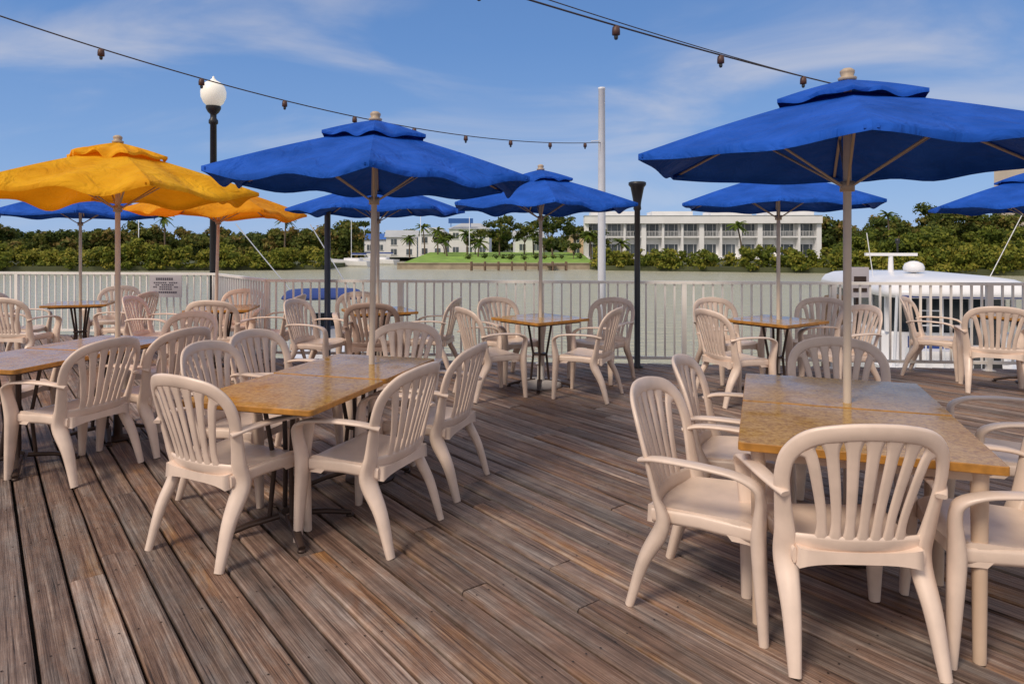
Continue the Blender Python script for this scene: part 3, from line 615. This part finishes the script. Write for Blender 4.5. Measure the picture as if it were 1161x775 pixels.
# ------------------------------------------------------------------ buildings
def empty(name,loc,rz):
    o=bpy.data.objects.new(name,None); sc.collection.objects.link(o); o.location=loc; o.rotation_euler=(0,0,rz); return o
def part(b,name,mats,par): o=b.obj(name,mats); o.parent=par; return o
E=empty("apartment_building",(37.2,134,-1.2),R(-3)); Wd=45
b=MB(); b.box((0,6.5,4.2),(Wd,10,8.4)); b.box((0,1.4,4.35),(Wd,3.0,.28)); b.box((0,.9,.15),(Wd,3.4,.3)); part(b,"walls",[M_bldg],E)
b=MB(); nb=12
for i in range(nb+1):
    x=-Wd/2+Wd*i/nb; b.box((x,.7,3.55),(.38 if i%3 else .9,1.9,6.9))
part(b,"fin_walls",[M_bldg],E)
b=MB(); b.box((0,.9,7.75),(Wd+.8,3.6,1.5),0,0)
for cxx,ww in((-17,9),(-5.5,8),(6,8),(17.5,9)): b.box((cxx,4.5,8.9),(ww,7,1.1),0,0)
b.box((0,.9,8.52),(Wd+1.0,3.8,.08),0,1)
part(b,"roof",[M_bldg,M_bldg2],E)
b=MB(); g=MB()
for i in range(nb):
    x=-Wd/2+Wd*(i+.5)/nb
    for z in(1.75,5.75):
        b.box((x,1.49,z),(2.5,.06,2.3)); 
        g.box((x-.62,1.45,z),(.08,.06,2.3)); g.box((x+.62,1.45,z),(.08,.06,2.3))
    for q in np.linspace(-1.6,1.6,12): g.box((x+q,-.12,4.95),(.05,.05,.95))
    g.box((x,-.12,5.45),(3.4,.07,.07))
part(b,"windows",[M_bglass],E); part(g,"balcony_rails",[M_bldg],E)
def house(name,x,y,w_,dd,h,rz,roof,rh,mats,floors=2):
    E=empty(name,(x,y,-1.2),R(rz)); b=MB(); b.box((0,0,h/2),(w_,dd,h)); part(b,"walls",[mats[0]],E); b=MB()
    if roof=='gable':
        vs=[(-w_/2-.4,-dd/2-.4,h),(w_/2+.4,-dd/2-.4,h),(w_/2+.4,dd/2+.4,h),(-w_/2-.4,dd/2+.4,h),(-w_/2-.4,0,h+rh),(w_/2+.4,0,h+rh)]; b.add(vs,[(0,1,5,4),(2,3,4,5),(1,2,5),(3,0,4),(3,2,1,0)])
    elif roof=='hip':
        vs=[(-w_/2-.4,-dd/2-.4,h),(w_/2+.4,-dd/2-.4,h),(w_/2+.4,dd/2+.4,h),(-w_/2-.4,dd/2+.4,h),(-w_/4,0,h+rh),(w_/4,0,h+rh)]; b.add(vs,[(0,1,5,4),(2,3,4,5),(1,2,5),(3,0,4),(3,2,1,0)])
    else: b.box((0,0,h+rh/2+.003),(w_+.5,dd+.5,rh))
    part(b,"roof",[mats[1]],E); b=MB(); g=MB(); n=max(2,int(w_/2.4))
    for f in range(floors):
        for i in range(n):
            X=-w_/2+w_*(i+.5)/n; Z=h*(f+.52)/floors; b.box((X,-dd/2-.02,Z),(1.3,.08,1.35)); g.box((X,-dd/2-.05,Z-.75),(1.6,.14,.1)); g.box((X,-dd/2-.07,Z),(.07,.06,1.35))
    part(b,"windows",[M_bglass],E); part(g,"window_trim",[M_bldg],E)
house("marina_house",-26.0,162,7,8,4.6,6,'gable',1.7,(M_bldg,M_bldg2))
house("marina_house",-18.2,160,6.0,8,5.2,-4,'hip',1.7,(M_bldg,M_bldg2))
house("waterfront_restaurant",-9.5,158,9.0,9,6.4,-2,'hip',1.4,(M_bldg,M_bldg2),2)
b=MB(); b.box((0,0,0),(5.5,.4,1.1)); b.box((-2.2,0,-.95),(.15,.15,.8)); b.box((2.2,0,-.95),(.15,.15,.8)); o=b.obj("restaurant_sign",[M_bluer],(-11.5,153.2,7.0))
house("boat_house",-33,175,8,8,4.2,0,'gable',1.5,(M_bldg,M_bluer),1)
house("tan_house",15.2,150,5.5,7,5.2,0,'hip',1.4,(M_tan,M_bldg2),2)
house("cottage",3.5,152,6,6,4.4,5,'gable',1.6,(M_bldg,M_bldg2),1)
E=empty("high_rise_building",(214,268,-1),0); b=MB(); b.box((0,0,18),(34,22,36)); part(b,"walls",[M_tower],E); b=MB(); g=MB()
for f in range(11):
    g.box((0,-11.6,2.9+f*3.2),(34.6,1.5,.3)); 
    for i in range(10): b.box((-15.3+i*3.4,-11.02,1.5+f*3.2),(2.3,.1,2.1))
part(b,"windows",[M_bglass],E); part(g,"balconies",[M_bldg],E)
def sail(x,y,h):
    b=MB(); boat_hull(b,8,2.6,-1.2,-2.5,0); b.slab([(p,q+3.4) for p,q in rrect(1.5,3.2,.3)],-1.2,-.7,.05,0); b.tube([(0,3.8,-1),(0,3.8,h)],.07,6,1); b.tube([(0,3.8,-.1),(0,.6,-.1)],.06,6,1); b.sweep([(0,3.7,.05),(0,.8,.05)],(0,0,1),.13,.12,8,2)
    b.obj("sailboat",[M_bwhite,M_mast,M_canvas],(x,y,0),R(70))
sail(-24.5,118,6.0); sail(-22,130,7.0); sail(-27,140,5.5)
for x,y,h in[(-72,125,7.5),(-70,128,8.5),(-18.2,136,7.5),(-8.3,133,7)]:
    b=MB(); b.lathe([(.09,-1.5),(.06,h),(0,h)],seg=8); b.obj("utility_pole",[M_mast],(x,y,0))
print("faces",sum(len(o.data.polygons) for o in sc.objects if o.type=='MESH'))
